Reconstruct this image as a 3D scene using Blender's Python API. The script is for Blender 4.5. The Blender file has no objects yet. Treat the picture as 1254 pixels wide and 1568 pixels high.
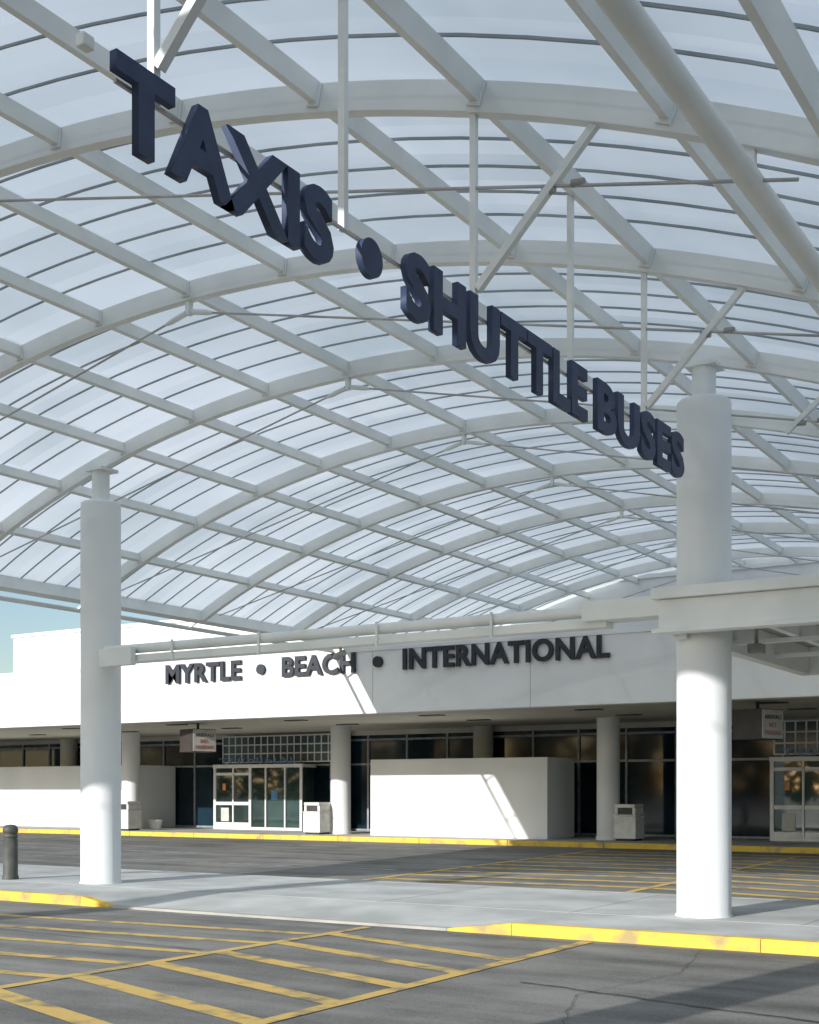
import bpy, math, random
from mathutils import Vector, Matrix
random.seed(4)
scene=bpy.context.scene
F=1931.0; C=0.8470; S=0.5316; EYE=1.6; HOR=1210.0
def PX(px,Y):
    r=(px-627)/F
    return Y*(C*r-S)/(C+S*r)
def PZ(py,X,Y):
    return EYE+(HOR-py)*(-S*X+C*Y)/F

# ---------------------------------------------------------------- materials
def newmat(name):
    m=bpy.data.materials.new(name); m.use_nodes=True
    nt=m.node_tree; b=nt.nodes['Principled BSDF']
    return m,nt,b
def N(nt,t,**kw):
    n=nt.nodes.new(t)
    for k,v in kw.items(): setattr(n,k,v)
    return n
def noisy(name,c1,c2,scale=3.0,rough=0.5,detail=6,bump=0.0,bscale=40,stretch=(1,1,1),lo=0.35,hi=0.65,metal=0.0):
    m,nt,b=newmat(name)
    tc=N(nt,'ShaderNodeTexCoord'); mp=N(nt,'ShaderNodeMapping'); mp.inputs['Scale'].default_value=stretch
    nt.links.new(tc.outputs['Object'],mp.inputs['Vector'])
    no=N(nt,'ShaderNodeTexNoise'); no.inputs['Scale'].default_value=scale; no.inputs['Detail'].default_value=detail
    nt.links.new(mp.outputs[0],no.inputs['Vector'])
    cr=N(nt,'ShaderNodeValToRGB'); cr.color_ramp.elements[0].position=lo; cr.color_ramp.elements[1].position=hi
    cr.color_ramp.elements[0].color=(*c1,1); cr.color_ramp.elements[1].color=(*c2,1)
    nt.links.new(no.outputs['Fac'],cr.inputs['Fac']); nt.links.new(cr.outputs['Color'],b.inputs['Base Color'])
    b.inputs['Roughness'].default_value=rough; b.inputs['Metallic'].default_value=metal
    if bump>0:
        n2=N(nt,'ShaderNodeTexNoise'); n2.inputs['Scale'].default_value=bscale; n2.inputs['Detail'].default_value=4
        nt.links.new(tc.outputs['Object'],n2.inputs['Vector'])
        bp=N(nt,'ShaderNodeBump'); bp.inputs['Strength'].default_value=bump; bp.inputs['Distance'].default_value=0.01
        nt.links.new(n2.outputs['Fac'],bp.inputs['Height']); nt.links.new(bp.outputs[0],b.inputs['Normal'])
    return m
M={}
M['steel']=noisy('white_painted_steel',(0.72,0.75,0.735),(0.81,0.835,0.82),1.5,0.45)
M['col']=noisy('column_paint',(0.74,0.76,0.76),(0.82,0.835,0.83),0.9,0.55,bump=0.15,bscale=25,stretch=(1,1,0.35))
M['rod']=noisy('rod_metal',(0.35,0.36,0.36),(0.5,0.5,0.5),3,0.4)
M['batten']=noisy('batten_rubber',(0.24,0.28,0.30),(0.34,0.38,0.40),2,0.6)
M['wall']=noisy('white_stucco',(0.76,0.77,0.765),(0.83,0.84,0.835),0.6,0.8,bump=0.25,bscale=60,stretch=(1,1,0.3))
M['wallgrey']=noisy('grey_stucco',(0.42,0.42,0.40),(0.5,0.5,0.47),0.8,0.8,bump=0.2)  # plain grey for the terminal roof slab and walkway deck
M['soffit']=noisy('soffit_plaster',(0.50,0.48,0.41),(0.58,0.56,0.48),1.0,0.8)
M['joint']=noisy('joint_grey',(0.35,0.35,0.34),(0.45,0.45,0.43),2,0.8)
M['dark']=noisy('dark_metal',(0.02,0.02,0.022),(0.035,0.035,0.035),5,0.5)
M['brown']=noisy('brown_sign_box',(0.035,0.025,0.022),(0.05,0.04,0.035),5,0.5)
M['navy']=noisy('navy_letter',(0.020,0.036,0.088),(0.032,0.055,0.125),4,0.6)
M['letterd']=noisy('facade_letter',(0.010,0.016,0.026),(0.018,0.024,0.036),4,0.55)
M['concrete']=noisy('concrete_pavement',(0.38,0.385,0.37),(0.56,0.565,0.545),0.9,0.85,detail=10,bump=0.3,bscale=50)
M['kerb']=noisy('kerb_concrete',(0.33,0.32,0.29),(0.46,0.44,0.38),2,0.85,bump=0.3)
M['bollard']=noisy('bollard_grey',(0.06,0.065,0.055),(0.10,0.10,0.085),4,0.6)
M['frame_w']=noisy('white_frame',(0.68,0.68,0.66),(0.76,0.76,0.74),4,0.4)
M['frame_g']=noisy('aluminium_frame',(0.22,0.25,0.28),(0.32,0.35,0.37),4,0.35)
M['bin']=noisy('bin_white',(0.62,0.61,0.57),(0.75,0.74,0.70),5,0.6)
M['red']=noisy('red_letter',(0.35,0.12,0.09),(0.4,0.15,0.11),5,0.6)
M['blue']=noisy('blue_letter',(0.05,0.15,0.32),(0.08,0.22,0.42),5,0.4)
M['signw']=noisy('sign_white',(0.45,0.44,0.40),(0.55,0.54,0.50),5,0.5)
M['orange']=noisy('orange_label',(0.7,0.25,0.05),(0.8,0.3,0.08),5,0.6)
M['ground']=noisy('distant_ground',(0.08,0.10,0.05),(0.15,0.15,0.09),0.05,0.95)
M['interior']=noisy('interior_grey',(0.10,0.10,0.10),(0.2,0.19,0.17),0.7,0.7)
M['lampm']=noisy('lamp_housing',(0.25,0.25,0.25),(0.35,0.35,0.33),5,0.5)
M['frond']=noisy('palm_frond',(0.04,0.07,0.02),(0.09,0.13,0.04),5,0.6)
M['leaf']=noisy('added_tree_leaves',(0.03,0.05,0.02),(0.07,0.10,0.035),0.8,0.7)
M['trunk']=noisy('palm_trunk',(0.16,0.13,0.09),(0.28,0.24,0.18),6,0.9,stretch=(1,1,4))
def asphalt():
    m,nt,b=newmat('asphalt')
    tc=N(nt,'ShaderNodeTexCoord')
    a=N(nt,'ShaderNodeTexNoise'); a.inputs['Scale'].default_value=0.45; a.inputs['Detail'].default_value=8; a.inputs['Roughness'].default_value=0.7
    f=N(nt,'ShaderNodeTexNoise'); f.inputs['Scale'].default_value=55; f.inputs['Detail'].default_value=3
    mp=N(nt,'ShaderNodeMapping'); mp.inputs['Scale'].default_value=(0.25,1.6,1)
    w=N(nt,'ShaderNodeTexNoise'); w.inputs['Scale'].default_value=1.2; w.inputs['Detail'].default_value=5
    nt.links.new(tc.outputs['Object'],a.inputs['Vector']); nt.links.new(tc.outputs['Object'],f.inputs['Vector'])
    nt.links.new(tc.outputs['Object'],mp.inputs['Vector']); nt.links.new(mp.outputs[0],w.inputs['Vector'])
    ad=N(nt,'ShaderNodeMath',operation='ADD'); nt.links.new(a.outputs['Fac'],ad.inputs[0]); nt.links.new(w.outputs['Fac'],ad.inputs[1])
    fm=N(nt,'ShaderNodeMath',operation='MULTIPLY_ADD'); fm.inputs[1].default_value=0.6; nt.links.new(f.outputs['Fac'],fm.inputs[0]); nt.links.new(ad.outputs[0],fm.inputs[2])
    cr=N(nt,'ShaderNodeValToRGB'); mr=N(nt,'ShaderNodeMapRange'); mr.inputs['From Min'].default_value=1.0; mr.inputs['From Max'].default_value=1.6
    nt.links.new(fm.outputs[0],mr.inputs['Value']); nt.links.new(mr.outputs[0],cr.inputs['Fac'])
    cr.color_ramp.elements[0].color=(0.09,0.088,0.08,1); cr.color_ramp.elements[1].color=(0.30,0.29,0.26,1)
    nt.links.new(cr.outputs['Color'],b.inputs['Base Color']); b.inputs['Roughness'].default_value=0.85
    bp=N(nt,'ShaderNodeBump'); bp.inputs['Strength'].default_value=0.5; bp.inputs['Distance'].default_value=0.008
    nt.links.new(f.outputs['Fac'],bp.inputs['Height']); nt.links.new(bp.outputs[0],b.inputs['Normal'])
    return m
M['asphalt']=asphalt()
M['tar']=noisy('tar_seam',(0.03,0.03,0.03),(0.07,0.07,0.065),8,0.6)
def worn(name,col,base,scale,lo,hi):
    return noisy(name,base,col,scale,0.75,detail=12,bump=0.2,bscale=55,lo=lo,hi=hi)
M['yellow']=worn('worn_yellow_paint',(0.66,0.44,0.12),(0.24,0.20,0.12),3.5,0.33,0.52)
M['white_line']=worn('worn_white_paint',(0.45,0.45,0.42),(0.18,0.18,0.17),3,0.35,0.6)
M['ykerb']=worn('yellow_kerb_paint',(0.76,0.52,0.07),(0.42,0.32,0.14),3,0.33,0.5)
def glass(name,base,rough=0.06,spec=0.5,ior=1.45):
    m,nt,b=newmat(name)
    b.inputs['Roughness'].default_value=rough
    b.inputs['Specular IOR Level'].default_value=spec; b.inputs['IOR'].default_value=ior
    tc=N(nt,'ShaderNodeTexCoord'); n=N(nt,'ShaderNodeTexNoise'); n.inputs['Scale'].default_value=0.6
    nt.links.new(tc.outputs['Object'],n.inputs['Vector'])
    bp=N(nt,'ShaderNodeBump'); bp.inputs['Strength'].default_value=0.05; bp.inputs['Distance'].default_value=0.05
    nt.links.new(n.outputs['Fac'],bp.inputs['Height']); nt.links.new(bp.outputs[0],b.inputs['Normal'])
    cr=N(nt,'ShaderNodeValToRGB'); cr.color_ramp.elements[0].position=0.4; cr.color_ramp.elements[1].position=0.7
    cr.color_ramp.elements[0].color=(*base,1); cr.color_ramp.elements[1].color=(base[0]*3,base[1]*3,base[2]*3,1)
    nt.links.new(n.outputs['Fac'],cr.inputs['Fac']); nt.links.new(cr.outputs['Color'],b.inputs['Base Color'])
    return m
M['glass']=glass('tinted_glass',(0.005,0.013,0.020))
M['glassb']=glass('glass_block',(0.03,0.055,0.065),0.15)
M['glassg']=glass('door_glass',(0.016,0.030,0.027),0.03,0.8,1.75)
XC=-10.95
def panelmat():
    m=bpy.data.materials.new('translucent_panel'); m.use_nodes=True; nt=m.node_tree; nt.nodes.clear()
    out=N(nt,'ShaderNodeOutputMaterial'); tc=N(nt,'ShaderNodeTexCoord')
    mp=N(nt,'ShaderNodeMapping'); mp.inputs['Location'].default_value=(-XC/1.55+20,0,0); mp.inputs['Scale'].default_value=(1/1.55,1/0.5917,0)
    nt.links.new(tc.outputs['Object'],mp.inputs['Vector'])
    fl=N(nt,'ShaderNodeVectorMath',operation='FLOOR'); nt.links.new(mp.outputs[0],fl.inputs[0])
    wn=N(nt,'ShaderNodeTexWhiteNoise'); nt.links.new(fl.outputs[0],wn.inputs['Vector'])
    big=N(nt,'ShaderNodeTexNoise'); big.inputs['Scale'].default_value=0.22; big.inputs['Detail'].default_value=4; nt.links.new(tc.outputs['Object'],big.inputs['Vector'])
    ad=N(nt,'ShaderNodeMath',operation='MULTIPLY_ADD'); ad.inputs[1].default_value=0.18
    nt.links.new(wn.outputs['Value'],ad.inputs[0]); nt.links.new(big.outputs['Fac'],ad.inputs[2])
    cr=N(nt,'ShaderNodeValToRGB'); cr.color_ramp.elements[0].position=0.40; cr.color_ramp.elements[1].position=0.76
    cr.color_ramp.elements[0].color=(0.68,0.74,0.75,1); cr.color_ramp.elements[1].color=(0.96,0.99,0.99,1)
    nt.links.new(ad.outputs[0],cr.inputs['Fac'])
    tr=N(nt,'ShaderNodeBsdfTranslucent'); df=N(nt,'ShaderNodeBsdfDiffuse'); gl=N(nt,'ShaderNodeBsdfGlossy'); tp=N(nt,'ShaderNodeBsdfTransparent')
    gl.inputs['Roughness'].default_value=0.22
    nt.links.new(cr.outputs['Color'],tr.inputs['Color']); df.inputs['Color'].default_value=(0.78,0.81,0.81,1)
    m1=N(nt,'ShaderNodeMixShader'); m1.inputs[0].default_value=0.08
    nt.links.new(tr.outputs[0],m1.inputs[1]); nt.links.new(df.outputs[0],m1.inputs[2])
    m2=N(nt,'ShaderNodeMixShader'); fr=N(nt,'ShaderNodeFresnel'); fr.inputs['IOR'].default_value=1.3
    nt.links.new(fr.outputs[0],m2.inputs[0]); nt.links.new(m1.outputs[0],m2.inputs[1]); nt.links.new(gl.outputs[0],m2.inputs[2])
    m3=N(nt,'ShaderNodeMixShader'); m3.inputs[0].default_value=0.02
    nt.links.new(m2.outputs[0],m3.inputs[1]); nt.links.new(tp.outputs[0],m3.inputs[2])
    nt.links.new(m3.outputs[0],out.inputs['Surface'])
    return m
M['panel']=panelmat()

# ---------------------------------------------------------------- mesh builder
class MB:
    def __init__(s): s.v=[]; s.f=[]; s.m=[]; s.mats=[]; s.smooth=[]
    def mi(s,mat):
        if mat not in s.mats: s.mats.append(mat)
        return s.mats.index(mat)
    def add(s,vs,fs,mat,sm=False):
        o=len(s.v); s.v+= [tuple(v) for v in vs]; k=s.mi(mat)
        for f in fs: s.f.append([i+o for i in f]); s.m.append(k); s.smooth.append(sm)
    def box(s,x0,x1,y0,y1,z0,z1,mat,mtx=None):
        vs=[Vector((x,y,z)) for z in (z0,z1) for y in (y0,y1) for x in (x0,x1)]
        if mtx: vs=[mtx@v for v in vs]
        s.add(vs,[(0,2,3,1),(4,5,7,6),(0,1,5,4),(2,6,7,3),(0,4,6,2),(1,3,7,5)],mat)
    def beam(s,p,q,w,h,mat,up=Vector((0,0,1))):
        p=Vector(p);q=Vector(q);d=(q-p).normalized(); u=Vector(up)
        r=d.cross(u)
        if r.length<1e-4: r=d.cross(Vector((0,1,0)))
        r.normalize(); u=r.cross(d).normalized()
        vs=[a+r*(i*w/2)+u*(j*h/2) for a in (p,q) for i,j in ((-1,-1),(1,-1),(1,1),(-1,1))]
        s.add(vs,[(0,1,2,3),(7,6,5,4),(0,4,5,1),(1,5,6,2),(2,6,7,3),(3,7,4,0)],mat)
    def tube(s,p,q,r,mat,n=12,r2=None,caps=True):
        p=Vector(p);q=Vector(q);d=(q-p).normalized(); r2=r if r2 is None else r2
        a=d.orthogonal().normalized(); b=d.cross(a)
        vs=[]
        for c,rr in ((p,r),(q,r2)):
            for i in range(n):
                t=2*math.pi*i/n; vs.append(c+a*math.cos(t)*rr+b*math.sin(t)*rr)
        s.add(vs,[(i,(i+1)%n,n+(i+1)%n,n+i) for i in range(n)],mat,True)
        if caps: s.add(vs,[tuple(range(n-1,-1,-1)),tuple(range(n,2*n))],mat)
    def lathe(s,cx,cy,prof,mat,n=48):
        vs=[];L=len(prof)
        for r,z in prof:
            for i in range(n):
                t=2*math.pi*i/n; vs.append((cx+r*math.cos(t),cy+r*math.sin(t),z))
        fs=[(j*n+i,j*n+(i+1)%n,(j+1)*n+(i+1)%n,(j+1)*n+i) for j in range(L-1) for i in range(n)]
        s.add(vs,fs,mat,True)
        s.add(vs,[tuple(range((L-1)*n,L*n))],mat)
    def quad(s,a,b,c,d,mat): s.add([a,b,c,d],[(0,1,2,3)],mat)
    def build(s,name,parent=None,bevel=0):
        me=bpy.data.meshes.new(name); me.from_pydata(s.v,[],s.f)
        for m in s.mats: me.materials.append(M[m])
        me.polygons.foreach_set('material_index',s.m); me.polygons.foreach_set('use_smooth',s.smooth)
        me.update(); ob=bpy.data.objects.new(name,me); scene.collection.objects.link(ob)
        if parent: ob.parent=parent
        if bevel:
            bv=ob.modifiers.new('b','BEVEL'); bv.width=bevel; bv.segments=2; bv.limit_method='ANGLE'
        return ob
def empty(name):
    e=bpy.data.objects.new(name,None); scene.collection.objects.link(e); e.empty_display_size=0.5; return e

def text_mesh(name,body,origin,rdir,udir,width,height,depth,mat,parent=None,bold=0.02,shear=0):
    cu=bpy.data.curves.new(name,'FONT'); cu.body=body; cu.size=1; cu.offset=bold; cu.extrude=0.5; cu.resolution_u=4
    cu.space_character=1.06
    to=bpy.data.objects.new(name+'_t',cu); scene.collection.objects.link(to)
    bpy.context.view_layer.update()
    dg=bpy.context.evaluated_depsgraph_get()
    me=bpy.data.meshes.new_from_object(to.evaluated_get(dg))
    bpy.data.objects.remove(to); 
    xs=[v.co.x for v in me.vertices]; ys=[v.co.y for v in me.vertices]
    x0,x1,y0,y1=min(xs),max(xs),min(ys),max(ys)
    R=Vector(rdir);U=Vector(udir);Nn=R.cross(U); O=Vector(origin)
    for v in me.vertices:
        a=(v.co.x-x0)/(x1-x0)*width; b=(v.co.y-y0)/(y1-y0)*height; c=(v.co.z-0.5)*depth
        v.co=O+R*a+U*b+Nn*c
    me.materials.clear(); me.materials.append(M[mat]); me.name=name
    ob=bpy.data.objects.new(name,me); scene.collection.objects.link(ob)
    if parent: ob.parent=parent
    return ob

# ---------------------------------------------------------------- ground
RZ=-0.14
def rz(y):   # the road rises gently towards the terminal kerb
    return RZ if y<19 else (0.0 if y>31 else RZ+(y-19)/12*0.14)
g=MB(); g.quad((-1500,-1500,-0.3),(1500,-1500,-0.3),(1500,1500,-0.3),(-1500,1500,-0.3),'ground'); g.build('ground')
g=MB()
ys_=[-60,19,31,60]
for i in range(3):
    a,c=ys_[i],ys_[i+1]; g.quad((-140,a,rz(a)),(90,a,rz(a)),(90,c,rz(c)),(-140,c,rz(c)),'asphalt')
g.build('road')

rm=empty('road_markings')
def strip(b,p,q,w,mat,z=0.004,jit=0):
    p=Vector((p[0],p[1],0)); q=Vector((q[0],q[1],0)); d=(q-p).normalized(); r=Vector((-d.y,d.x,0)).normalized()*w/2
    vs=[p-r,q-r,q+r,p+r]
    for v in vs: v.z=z+rz(v.y)
    b.add(vs,[(0,1,2,3)],mat)
b=MB()
YN=13.45
XA=-8.95; XB=-5.95
strip(b,(XA,-4),(XA,YN-0.15),0.15,'yellow',0.007)
strip(b,(XB,-4),(XB,YN-0.15),0.15,'yellow',0.007)
y=-3.0
while y<YN-0.4:
    strip(b,(XA-14,y-1.2),(XA,y),0.18,'yellow',0.004)
    if y>-2: strip(b,(XA,y+0.15),(XB,y-0.85),0.22,'yellow',0.0055)
    y+=1.02
y=19.9
for x in (-13.6,-8.2,-2.6): strip(b,(x,19.1),(x,30.9),0.16,'yellow',0.008)
while y<31.5:
    strip(b,(-13.6,max(19.05,y-.4)),(-8.2,min(y,30.95)),0.27,'yellow')
    strip(b,(-8.2,min(y,30.95)),(-2.6,max(19.05,y-1.2)),0.27,'yellow')
    y+=1.1
b.build('yellow_hatching',rm)
b=MB()
for yy,xa,xb in ((25.4,-60,-22),(22.6,-60,-14.5),(29.6,-60,-15)):
    strip(b,(xa,yy),(xb,yy),0.12,'white_line')
b.build('white_lines',rm)
b=MB()
def seam(pts,w):
    pp=[]
    for i in range(len(pts)-1):
        n=14
        for k in range(n):
            t=k/n; pp.append((pts[i][0]*(1-t)+pts[i+1][0]*t+random.uniform(-.02,.02),pts[i][1]*(1-t)+pts[i+1][1]*t+random.uniform(-.02,.02)))
    pp.append(pts[-1])
    for i in range(len(pp)-1): strip(b,pp[i],pp[i+1],w*random.uniform(.6,1.2),'tar',0.0095)
seam([(-5.2,10.2),(-3.2,9.75),(-1.8,9.5)],0.04)
seam([(-16,10.9),(-9.2,10.4)],0.02)
seam([(-4.6,13.3),(-4.2,11.5),(-4.5,9.8),(-3.8,8.0)],0.008)
seam([(-12.6,13.3),(-12.3,11.8),(-12.7,9.6)],0.008)
b.build('tar_seams',rm)

# ---------------------------------------------------------------- island
YF=18.6; IH=0.0
isl=empty('pavement')
RAMP=0.112
xs=[-60,-14.3,-13.7,-7.9,-7.0,20]
def hk(x):
    if x<=-14.3 or x>=-7.0: return IH
    return IH-RAMP
b=MB()
grid=[]
for x in xs:
    grid.append([(x,YN+0.16,hk(x)),(x,YN+1.6,IH),(x,YF-0.16,IH)])
for i in range(len(xs)-1):
    for j in range(2):
        b.quad(grid[i][j],grid[i+1][j],grid[i+1][j+1],grid[i][j+1],'concrete')
b.build('slab',isl)
b=MB()
for x in range(-58,20,3): b.box(x-0.006,x+0.006,YN+1.6,YF-0.17,IH-0.02,IH+0.003,'joint')
b.box(-60,20,15.1,15.112,IH-0.02,IH+0.004,'joint')
b.build('slab_joints',isl)
b=MB()
def kerbseg(x0,h0,x1,h1,y0,y1,mat):
    B=-.25
    vs=[(x0,y0,B),(x0,y1,B),(x0,y1,h0),(x0,y0+0.02,h0),(x0,y0,h0-.02),
        (x1,y0,B),(x1,y1,B),(x1,y1,h1),(x1,y0+0.02,h1),(x1,y0,h1-.02)]
    b.add(vs,[(4,3,2,1,0),(5,6,7,8,9),(0,5,9,4),(4,9,8,3),(3,8,7,2),(2,7,6,1)],mat)
segs=[(x,hk(x)) for x in xs]
for i in range(len(segs)-1):
    x0,h0=segs[i];x1,h1=segs[i+1]
    n=max(1,int((x1-x0)/3)) 
    for k in range(n):
        a=x0+(x1-x0)*k/n; c=x0+(x1-x0)*(k+1)/n; ha=h0+(h1-h0)*k/n; hc=h0+(h1-h0)*(k+1)/n
        kerbseg(a+0.004,ha+.004,c-0.004,hc+.004,YN,YN+0.16,'kerb' if i==2 else 'ykerb' )
b.build('near_kerb',isl)
b=MB(); b.box(-60,20,YF-0.16,YF,-0.25,IH+0.003,'kerb'); b.build('far_kerb',isl)

# ---------------------------------------------------------------- vaulted canopy
can=empty('vaulted_canopy')
R=20.0; APEX=7.97; XL=-20.25; XR=-1.3; Y0=1.5; Y1=35.2
def az(x): return APEX-(R-math.sqrt(R*R-(x-XC)**2))
def pt(x,off,y):
    dx=(x-XC)/R; dz=math.sqrt(1-dx*dx)
    return Vector((x+dx*off,y,az(x)+dz*off))
ribsY=[1.62]+[15.7+3.55*k for k in range(-3,6)]
pur=[XC+1.55*k for k in range(-5,6)]
def archstrip(b,y0,y1,o0,o1,mat,n=48,xa=XL,xb=XR):
    X=[xa+(xb-xa)*i/n for i in range(n+1)]
    vs=[]
    for x in X: vs+=[pt(x,o0,y0),pt(x,o0,y1),pt(x,o1,y1),pt(x,o1,y0)]
    fs=[]
    for i in range(n):
        o=4*i
        for k in range(4): fs.append((o+k,o+(k+1)%4,o+4+(k+1)%4,o+4+k))
    fs+= [(0,3,2,1),(4*n,4*n+1,4*n+2,4*n+3)]
    b.add(vs,fs,mat)
b=MB()
for y in ribsY: archstrip(b,y-0.06,y+0.06,-0.13,0.11,'steel')
archstrip(b,Y1-0.05,Y1+0.05,-0.12,0.2,'steel')
b.build('arched_ribs',can,0.006)
def longbeam(b,x,w,o0,o1,mat,y0=Y0+.06,y1=Y1-.06):
    dx=(x-XC)/R; dz=math.sqrt(1-dx*dx); t=Vector((dz,0,-dx))*w/2
    vs=[]
    for y in (y0,y1):
        a=pt(x,o0,y);c=pt(x,o1,y); vs+=[a-t,a+t,c+t,c-t]
    b.add(vs,[(0,1,2,3),(7,6,5,4),(0,4,5,1),(1,5,6,2),(2,6,7,3),(3,7,4,0)],mat)
b=MB()
allY=ribsY+[Y1]
for x in pur+[-2.05]:
    for i in range(len(allY)-1):
        longbeam(b,x,0.085,-0.055,0.112,'steel',allY[i]+0.065,allY[i+1]-0.065)
    for y in ribsY:
        for sg in (-1,1):
            longbeam(b,x,0.13,-0.09,0.10,'steel',y+sg*0.072-0.01,y+sg*0.072+0.01)
for x in (XL+0.07,XR-0.07): 
    longbeam(b,x,0.14,-0.14,0.2,'steel',Y0+.2,Y1-.06)
b.build('purlins',can,0.005)
b=MB()
y=Y0+0.5
while y<Y1-0.1:
    if min(abs(y-r) for r in ribsY)>0.12: archstrip(b,y-0.010,y+0.010,0.128,0.150,'batten',36,XL+.15,XR-.15)
    y+=0.5917
b.build('panel_battens',can)
b=MB()
n=54; vs=[];X=[XL+0.02+(XR-XL-0.04)*i/n for i in range(n+1)]
for x in X: vs+=[pt(x,0.155,Y0),pt(x,0.155,Y1)]
b.add(vs,[(2*i,2*i+1,2*i+3,2*i+2) for i in range(n)],'panel',True)
b.build('roof_panels',can)
b=MB()
b.tube((-2.62,Y0,5.78),(-2.62,Y1,5.78),0.085,'steel',16)
b.tube((XL-0.28,Y0,5.48),(XL-0.28,Y1,5.48),0.05,'steel',12)
for y in ribsY:
    b.beam((XL,y,az(XL)-0.02),(XL-0.28,y,5.5),0.05,0.05,'steel')
    b.beam((-2.62,y,az(-2.62)-0.1),(-2.62,y,5.8),0.06,0.06,'steel')
b.build('edge_tubes',can)
b=MB()
for y in ribsY:
    zc=APEX-0.27
    b.box(XC-0.03,XC+0.03,y-0.04,y+0.04,APEX-0.30,APEX-0.12,'steel')
    for sg,xe,ze in ((1,-2.3,5.72),(-1,-19.6,5.72)):
        p=Vector((XC+sg*0.05,y,zc)); q=Vector((xe,y,ze)); d=(q-p).normalized()
        b.tube(p,p+d*0.26,0.035,'steel',10); b.tube(p+d*0.26,p+d*0.36,0.035,'steel',10,0.018)
        b.tube(p+d*0.36,q,0.014,'rod',8)
b.build('tie_rods',can)
b=MB()
def rodz(x): return (APEX-.27)+( -(APEX-.27)+5.72)*(x-XC)/(-2.3-XC)
for y in ribsY:
    xt=XC+7.18; xb=XC+6.18; zb=5.50
    if y>13: xb=XC+6.6; zb=6.02
    b.beam((xt,y,az(xt)-0.12),(xb,y,zb),0.06,0.06,'steel',(0,1,0))
    xn=XC+6.91; zn=rodz(xn)
    for k in (-1,1): b.tube((xn+k*.12-.05,y,zn),(xn+k*.12+.05,y,zn-.01),0.03,'lampm',10)
b.build('struts',can)
cols=[(-5.37,15.62),(-16.1,15.62),(-5.37,0.9),(-16.1,0.9)]
for i,(cx,cy) in enumerate(cols):
    b=MB()
    gz=IH if cy>5 else RZ
    b.lathe(cx,cy,[(0.36,gz-0.1),(0.36,gz+0.02),(0.342,gz+0.03),(0.342,2.5),(0.342,3.2),(0.342,6.50),(0.335,6.54),(0.31,6.56)],'col',56)
    b.lathe(cx,cy,[(0.15,6.5),(0.15,az(cx)-.16)],'steel',24)
    b.box(cx-.2,cx+.2,cy-.18,cy+.22,az(cx)-.2,az(cx)-.15,'steel')
    b.build('column_%d'%(i+1),can)
b=MB()
b.tube((-15.8,15.45,3.97),(-6.4,15.45,3.97),0.08,'steel',16)
b.box(-15.8,-6.6,15.36,15.62,3.74,3.86,'steel')
b.box(-15.74,-15.0,15.22,15.34,3.68,3.98,'steel')
b.box(-6.9,-5.7,15.25,15.66,3.82,4.08,'steel')
for x in (-14.2,-12.4,-10.2,-8.3): b.box(x-0.02,x+0.02,15.33,15.36,3.70,4.06,'steel')
b.build('cross_beam',can,0.006)
b=MB()
for x in (-10.95,):
    b.beam((x,15.5,3.74),(x,15.5,3.68),0.03,0.03,'lampm')
    b.tube((x-.10,15.47,3.60),(x+.08,15.5,3.67),0.045,'lampm',16)
b.build('floodlight',can)

# ---------------------------------------------------------------- low walkway canopy
wk=empty('walkway_canopy')
b=MB()
b.box(-5.75,14,15.02,15.2,3.62,3.98,'steel')
b.box(-5.82,14,14.93,15.2,3.983,4.12,'steel')
b.box(-5.82,14,14.96,15.2,3.56,3.617,'steel')
b.box(-5.62,-5.45,15.2,21.2,3.5,3.95,'steel')
b.box(-5.45,14,21.03,21.2,3.5,3.95,'steel')
b.build('edge_beams',wk,0.006)
b=MB()
for x in [-4.6+1.15*k for k in range(16)]: b.box(x-0.05,x+0.05,15.2,21.03,3.66,3.9,'steel')
for yy in (17.1,19.1): b.box(-5.45,14,yy-0.05,yy+0.05,3.6,3.655,'steel')
b.build('joists',wk)
b=MB(); b.box(-5.62,14,15.2,21.2,3.955,3.975,'wallgrey'); b.build('roof_deck',wk)
b=MB()
for x in (-4.9,-2.2): b.box(x-.09,x+.09,16.2,16.4,3.38,3.5,'lampm'); b.box(x-.02,x+.02,16.28,16.32,3.5,3.7,'lampm')
b.build('lamps',wk)

# ---------------------------------------------------------------- hanging sign
sg=empty('taxi_shuttle_bus_sign')
XS=-4.77
def SY(px): return (-2281*XS/(1840-px)-(-S*XS))/C
ZB,ZT=4.94,5.42
for nm,wd,a,c in (('letters_taxis','TAXIS',168,502),('letters_shuttle','SHUTTLE',613,893),('letters_buses','BUSES',908,1042)):
    ya,yb=SY(a),SY(c)
    text_mesh(nm,wd,(XS+0.05,ya,ZB),(0,1,0),(0,0,1),yb-ya,ZT-ZB,0.05,'navy',sg,bold=0.040)
b=MB(); b.tube((XS,SY(561),5.18),(XS+0.05,SY(561),5.18),0.13,'navy',32); b.build('dot',sg)
b=MB()
hy=[5.05,6.83,8.6,10.38,12.15]
for i,y in enumerate(hy):
    b.box(XS-0.06,XS-0.01,y-0.025,y+0.025,5.30,az(XS)-0.05,'steel')
b.box(XS-0.035,XS-0.015,4.75,13.0,5.29,5.31,'rod')
b.build('hangers',sg)
b=MB(); b.box(XS-0.03,XS+0.03,4.48,4.56,5.34,5.41,'steel'); b.build('junction_box',sg,0.01)

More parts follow.
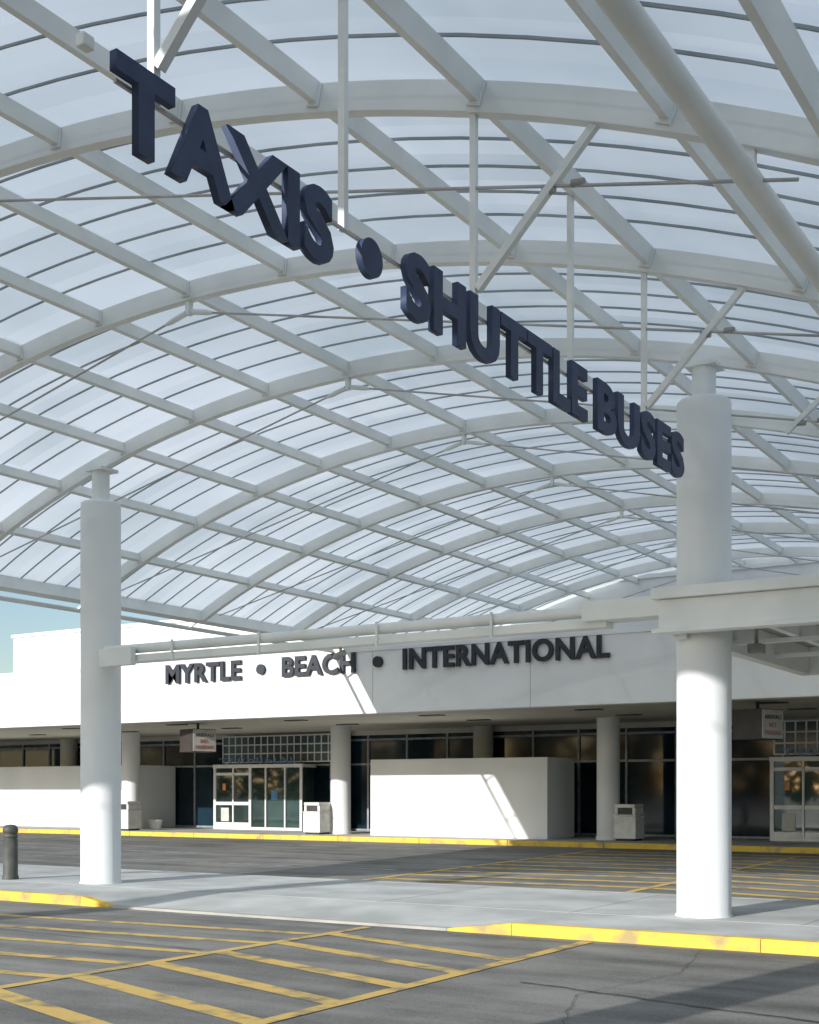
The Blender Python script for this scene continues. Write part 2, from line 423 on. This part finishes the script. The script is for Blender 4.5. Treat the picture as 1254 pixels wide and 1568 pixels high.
# ---------------------------------------------------------------- terminal building
tb=empty('terminal_building')
YB=28.7; ZS=3.7; ZF=5.5; YG=37.0; XW0=-80; XW1=30; SWH=0.15; YK=32.4
b=MB()
b.box(XW0,XW1,YB,YB+0.35,ZS,ZF,'wall')
b.box(XW0,XW1,YB+0.35,35.0,ZF-0.25,ZF-0.1,'wallgrey')
xu=PX(20,35.0)
b.box(xu,XW1,35.0,35.4,ZF-0.1,7.88,'wall')
b.box(xu,xu+0.4,35.4,60,ZF-0.1,7.88,'wall')
b.box(XW0,XW1,YG+0.4,60,0,ZF-0.1,'interior')
b.build('walls',tb,0.02)
b=MB()
b.box(XW0,XW1,YB-0.03,YB-0.002,ZF-0.09,ZF+0.03,'wall')
b.box(xu-0.05,XW1,34.93,34.997,7.80,7.93,'wall')
b.build('parapet_caps',tb,0.01)
b=MB()
for k in range(-12,6):
    x=-17.0+4.8*k+2.6
    if XW0<x<XW1: b.box(x-.008,x+.008,YB-0.003,YB+.01,ZS+0.002,ZF-.1,'joint')
b.build('fascia_joints',tb)
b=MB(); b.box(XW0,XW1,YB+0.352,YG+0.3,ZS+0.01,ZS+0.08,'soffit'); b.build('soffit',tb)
b=MB()
for k in range(-12,6):
    for yy in (30.3,33.0):
        x=-14.7+4.775*k+1.2; b.box(x-.35,x+.35,yy-.14,yy+.14,ZS-0.015,ZS+0.009,'dark')
b.build('soffit_lights',tb)
b=MB()
for k in range(-5,5):
    b.lathe(-14.67+9.56*k,34.3,[(0.36,SWH),(0.36,SWH+.1),(0.335,SWH+.12),(0.335,3.0),(0.335,ZS+.01)],'col',40)
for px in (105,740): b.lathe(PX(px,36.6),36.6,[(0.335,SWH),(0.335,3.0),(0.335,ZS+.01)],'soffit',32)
b.build('columns',tb)
b=MB(); b.box(XW0,XW1,YG,YG+0.05,SWH,ZS+.01,'glass'); b.build('glazing',tb)
b=MB()
x=XW0
while x<XW1:
    b.box(x-.035,x+.035,YG-0.06,YG+.01,SWH,ZS+.009,'frame_g'); x+=1.62
for z in (SWH+.05,2.52,3.38): 
    b.box(XW0,XW1,YG-0.05,YG+.008,z-.035,z+.035,'frame_g')
b.box(XW0,XW1,YG-0.10,YG-.001,ZS-.16,ZS+.009,'soffit')
b.build('mullions',tb)
b=MB()
xa,xb=PX(567,33.6),PX(838,33.6)
b.box(xa,xb,33.6,35.5,SWH,2.58,'wall')
xl=PX(213,34.9)
b.box(XW0,xl,34.95,36.9,SWH,2.55,'wall')
b.build('screen_walls',tb,0.015)
def entrance(idx,x0,x1):
    b=MB(); y=YG-0.9
    b.box(x0,x1,y,y+0.04,SWH,2.5,'glassg')
    b.box(x1-0.04,x1,y+.04,YG-.12,SWH,2.5,'glassg')
    b.build('vestibule_glass_%d'%idx,tb)
    b=MB()
    W=x1-x0; fr_=[0,.22,.42,.60,.82,1.0]
    for k,t in enumerate(fr_):
        x=x0+W*t; w=0.055 if k in(0,2,5) else .03
        b.box(x-w,x+w,y-0.06,y-.002,SWH,2.5,'frame_w')
    b.box(x0-.07,x1+.07,y-0.08,y+.06,2.42,2.55,'frame_w')
    b.box(x0-.05,x1+.05,y-0.052,y-.001,SWH,SWH+.10,'frame_w')
    for k in (0,1):
        xa=x0+W*fr_[k]+.04; xb=x0+W*fr_[k+1]-.04
        b.box(xa,xb,y-.045,y-.001,1.05,1.17,'frame_w')
        b.box(xa,xb,y-.045,y-.001,2.15,2.25,'frame_w')
        b.box(xa,xb,y-.045,y-.001,SWH+.10,SWH+.26,'frame_w')
    b.box(x1-.06,x1+.06,y+.1,YG-.12,2.42,2.54,'frame_w')
    b.box(x1-.03,x1+.05,y+.1,YG-.12,SWH,SWH+.1,'frame_w')
    b.build('vestibule_frames_%d'%idx,tb,0.006)
    b=MB()
    xa=x0+W*0.04; b.box(xa+.12,xa+.5,y-.02,y-.003,0.45,0.95,'signw'); b.box(xa+.2,xa+.34,y-.02,y-.003,1.6,1.85,'orange')
    xa=x0+W*.66; b.box(xa,xa+.3,y-.02,y-.003,1.25,1.6,'blue')
    b.build('door_notices_%d'%idx,tb)
    b=MB(); gx0,gx1=x0-0.1,x1+1.7; z0,z1=2.64,3.60; yy=YG-0.35
    b.box(gx0,gx1,yy,yy+0.1,z0,z1,'glassb')
    b.box(gx1-.6,gx1,yy,yy+0.1,SWH,z0-.01,'glassb')
    nx=int(round((gx1-gx0)/0.3))
    for i in range(nx+1):
        x=gx0+(gx1-gx0)*i/nx; b.box(x-.022,x+.022,yy-.02,yy-.001,z0,z1,'frame_w')
    for j in range(4):
        z=z0+(z1-z0)*j/3; b.box(gx0,gx1,yy-.021,yy-.002,z-.022,z+.022,'frame_w')
    for i in range(3):
        x=gx1-.6+.3*i; b.box(x-.022,x+.022,yy-.02,yy-.001,SWH,z0-.02,'frame_w')
    for j in range(8):
        z=SWH+.33*j; b.box(gx1-.6,gx1,yy-.021,yy-.002,z-.022,z+.022,'frame_w')
    b.build('glass_block_screen_%d'%idx,tb)
    text_mesh('entrance_lettering_%d'%idx,'TERMINAL',(x0+0.25,y-0.09,2.58),(1,0,0),(0,0,1),W*0.9,0.20,0.03,'blue',tb,bold=0.0)
ex0,ex1=PX(330,36.1),PX(462,36.1)
entrance(1,ex0,ex1)
entrance(2,PX(1135,36.1)+0.9,PX(1135,36.1)+0.9+(ex1-ex0))
ZL=4.83; HL=0.58
for nm,wd,a,c in (('letters_myrtle','MYRTLE',253,368),('letters_beach','BEACH',431,543),('letters_international','INTERNATIONAL',616,933)):
    xa,xb=PX(a,YB-.1),PX(c,YB-.1)
    text_mesh(nm,wd,(xa,YB-0.10,ZL),(1,0,0),(0,0,1),xb-xa,HL,0.06,'letterd',tb,bold=0.032)
b=MB()
for px in (398,577):
    x=PX(px,YB-.1); b.tube((x,YB-.1,ZL+.27),(x,YB-.005,ZL+.27),0.15,'letterd',28)
b.build('lettering_dots',tb)
sw=empty('sidewalk')
b=MB(); b.box(XW0,XW1,YK+0.16,YG+.4,-.05,SWH,'concrete'); b.build('slab',sw)
b=MB()
k=XW0
while k<XW1:
    b.box(k+.005,min(k+3,XW1)-.005,YK,YK+0.16,-.05,SWH+.003,'ykerb'); k+=3
b.build('kerb',sw,0.02)

# ---------------------------------------------------------------- street furniture
def trash(x,y,z,w=.68,h=1.05):
    e=empty('trash_receptacle'); b=MB()
    b.box(x-w/2,x+w/2,y-w/2,y+w/2,z+.06,z+h*.68,'bin'); b.box(x-w/2+.05,x+w/2-.05,y-w/2+.05,y+w/2-.05,z,z+.06,'dark')
    b.box(x-w/2-.02,x+w/2+.02,y-w/2-.02,y+w/2+.02,z+h*.68,z+h*.72,'bin')
    for sx in(-1,1): b.box(x+sx*(w/2-.07)-.05,x+sx*(w/2-.07)+.05,y-w/2+.03,y+w/2-.03,z+h*.72,z+h*.9,'bin')
    b.box(x-w/2+.03,x+w/2-.03,y-w/2,y+w/2,z+h*.9,z+h,'bin')
    b.build('body',e,0.02)
    b=MB(); b.box(x-w/2+.12,x+w/2-.12,y-w/2+.06,y+w/2-.06,z+h*.72,z+h*.9,'dark'); b.build('opening',e)
trash(PX(486,33.7),33.7,SWH); trash(PX(963,34.1),34.1,SWH); trash(PX(196,33.2),33.2,SWH)
e=empty('planter'); b=MB(); xx=PX(238,34.2)
b.lathe(xx,34.2,[(.17,SWH),(.24,SWH+.32),(.26,SWH+.33),(.26,SWH+.37),(.22,SWH+.37),(.2,SWH+.3)],'bin',24); b.build('pot',e)
e=empty('bollard'); b=MB(); bx,by=PX(16,15.4),15.4
pr=[(.145,IH),(.145,IH+.06),(.13,IH+.08),(.13,IH+.72),(.115,IH+.725),(.115,IH+.75),(.13,IH+.755),(.13,IH+.80),(.115,IH+.805),(.115,IH+.83),(.135,IH+.835),(.135,IH+.9),(.12,IH+.945),(.08,IH+.975),(.02,IH+.985)]
b.lathe(bx,by,pr,'bollard',32); b.build('post',e)
def boxsign(x,y,rot):
    e=empty('hanging_sign_box'); b=MB()
    m=Matrix.Translation((x,y,0))@Matrix.Rotation(rot,4,'Z')
    b.box(-.42,.42,-.42,.42,2.80,3.52,'brown',m); b.build('box',e,0.01)
    b=MB(); b.box(-.03,.03,-.03,.03,3.52,3.71,'dark',m); b.build('stem',e)
    b=MB(); b.box(.421,.435,-.40,.40,2.82,3.50,'signw',m); b.build('face',e)
    r=(m.to_3x3()@Vector((0,1,0)));o=m@Vector((.445,-.32,3.28))
    text_mesh('text_1','ARRIVALS',o,r,(0,0,1),.64,.10,.01,'dark',e,bold=0.005)
    o=m@Vector((.445,-.15,3.08)); text_mesh('text_2','NO',o,r,(0,0,1),.25,.12,.01,'red',e,bold=0.0)
    o=m@Vector((.445,-.32,2.90)); text_mesh('text_3','PARKING',o,r,(0,0,1),.64,.11,.01,'red',e,bold=0.0)
boxsign(PX(303,30.2),30.2,math.radians(-20))
boxsign(PX(1160,29.9),29.9,math.radians(-20))
e=empty('palm_tree'); b=MB(); px0,py0=PX(-66,42),42
zt=PZ(990,px0,py0)
b.tube((px0,py0,0),(px0+.15,py0,zt*.5),.2,'trunk',12,.16); b.tube((px0+.15,py0,zt*.5),(px0,py0,zt),.16,'trunk',12,.12); b.build('trunk',e)
b=MB()
for i in range(26):
    a=i*2.4; L=random.uniform(1.5,1.75); el=random.uniform(-.3,1.0); p=Vector((px0,py0,zt)); prev=p
    d=Vector((math.cos(a)*math.cos(el),math.sin(a)*math.cos(el),math.sin(el)))
    for k in range(10):
        nx=prev+d*L/10; d=(d+Vector((0,0,-.13))).normalized()
        b.tube(prev,nx,.012,'frond',4,caps=False)
        side=d.cross(Vector((0,0,1))).normalized()
        for q in range(2):
            c=prev.lerp(nx,q/2)
            for s_ in(-1,1):
                t=c+side*s_*.42*(1-k/14)+d*.22+Vector((0,0,-.12)); w=d*.02
                b.add([c-w,c+w,t],[(0,1,2)],'frond')
        prev=nx
b.build('fronds',e)
b=MB()
rnd=random.Random(9)
for i in range(75):
    cx=-150+i*4+rnd.uniform(-1.5,1.5); cy=-75+rnd.uniform(-5,5); h=rnd.uniform(9,15)
    b.tube((cx,cy,-.3),(cx,cy,h*.6),.3,'trunk',7,.15,False)
    for k in range(190):
        a=rnd.uniform(0,6.28); z=rnd.uniform(h*.05,h); rr=2.9*math.sqrt(max(0.05,1-((z-h*.5)/(h*.52))**2))*rnd.uniform(.3,1.1)
        c=Vector((cx+math.cos(a)*rr,cy+math.sin(a)*rr,z)); s_=rnd.uniform(.5,1.1)
        u=Vector((rnd.gauss(0,1),rnd.gauss(0,1),rnd.gauss(0,1))).normalized()*s_; v=u.orthogonal().normalized()*s_*.8
        b.add([c-u,c+v,c+u,c-v],[(0,1,2,3)],'leaf')
b.build('added_reflection_trees')  # unseen tree belt added behind the camera so the terminal glass reflects dark

# ---------------------------------------------------------------- light
tdir=Vector((0.20,1.0,-0.335)).normalized()
sun=bpy.data.lights.new('sun','SUN'); sun.energy=5.0; sun.angle=math.radians(0.6); sun.color=(1,0.98,0.95)
so=bpy.data.objects.new('sun',sun); scene.collection.objects.link(so); so.rotation_euler=tdir.to_track_quat('-Z','Y').to_euler()
w=bpy.data.worlds.new('World'); scene.world=w; w.use_nodes=True; nt=w.node_tree
bg=nt.nodes['Background']; sk=nt.nodes.new('ShaderNodeTexSky'); sk.sky_type='NISHITA'; sk.sun_disc=False
sk.sun_elevation=math.asin(-tdir.z); sk.sun_rotation=math.atan2(-tdir.x,-tdir.y)%(2*math.pi)
sk.dust_density=0.7; sk.ozone_density=1.3
nt.links.new(sk.outputs[0],bg.inputs['Color']); bg.inputs['Strength'].default_value=0.15

cam=bpy.data.cameras.new('camera'); co=bpy.data.objects.new('camera',cam); scene.collection.objects.link(co)
co.location=(0,0,EYE); co.rotation_euler=(math.radians(90),0,math.asin(S))
cam.sensor_fit='HORIZONTAL'; cam.sensor_width=36; cam.lens=36*F/1254; cam.shift_y=(HOR-784)/1254
cam.clip_end=5000; cam.clip_start=0.05
scene.camera=co
scene.view_settings.view_transform='Standard'; scene.view_settings.look='None'; scene.view_settings.exposure=0
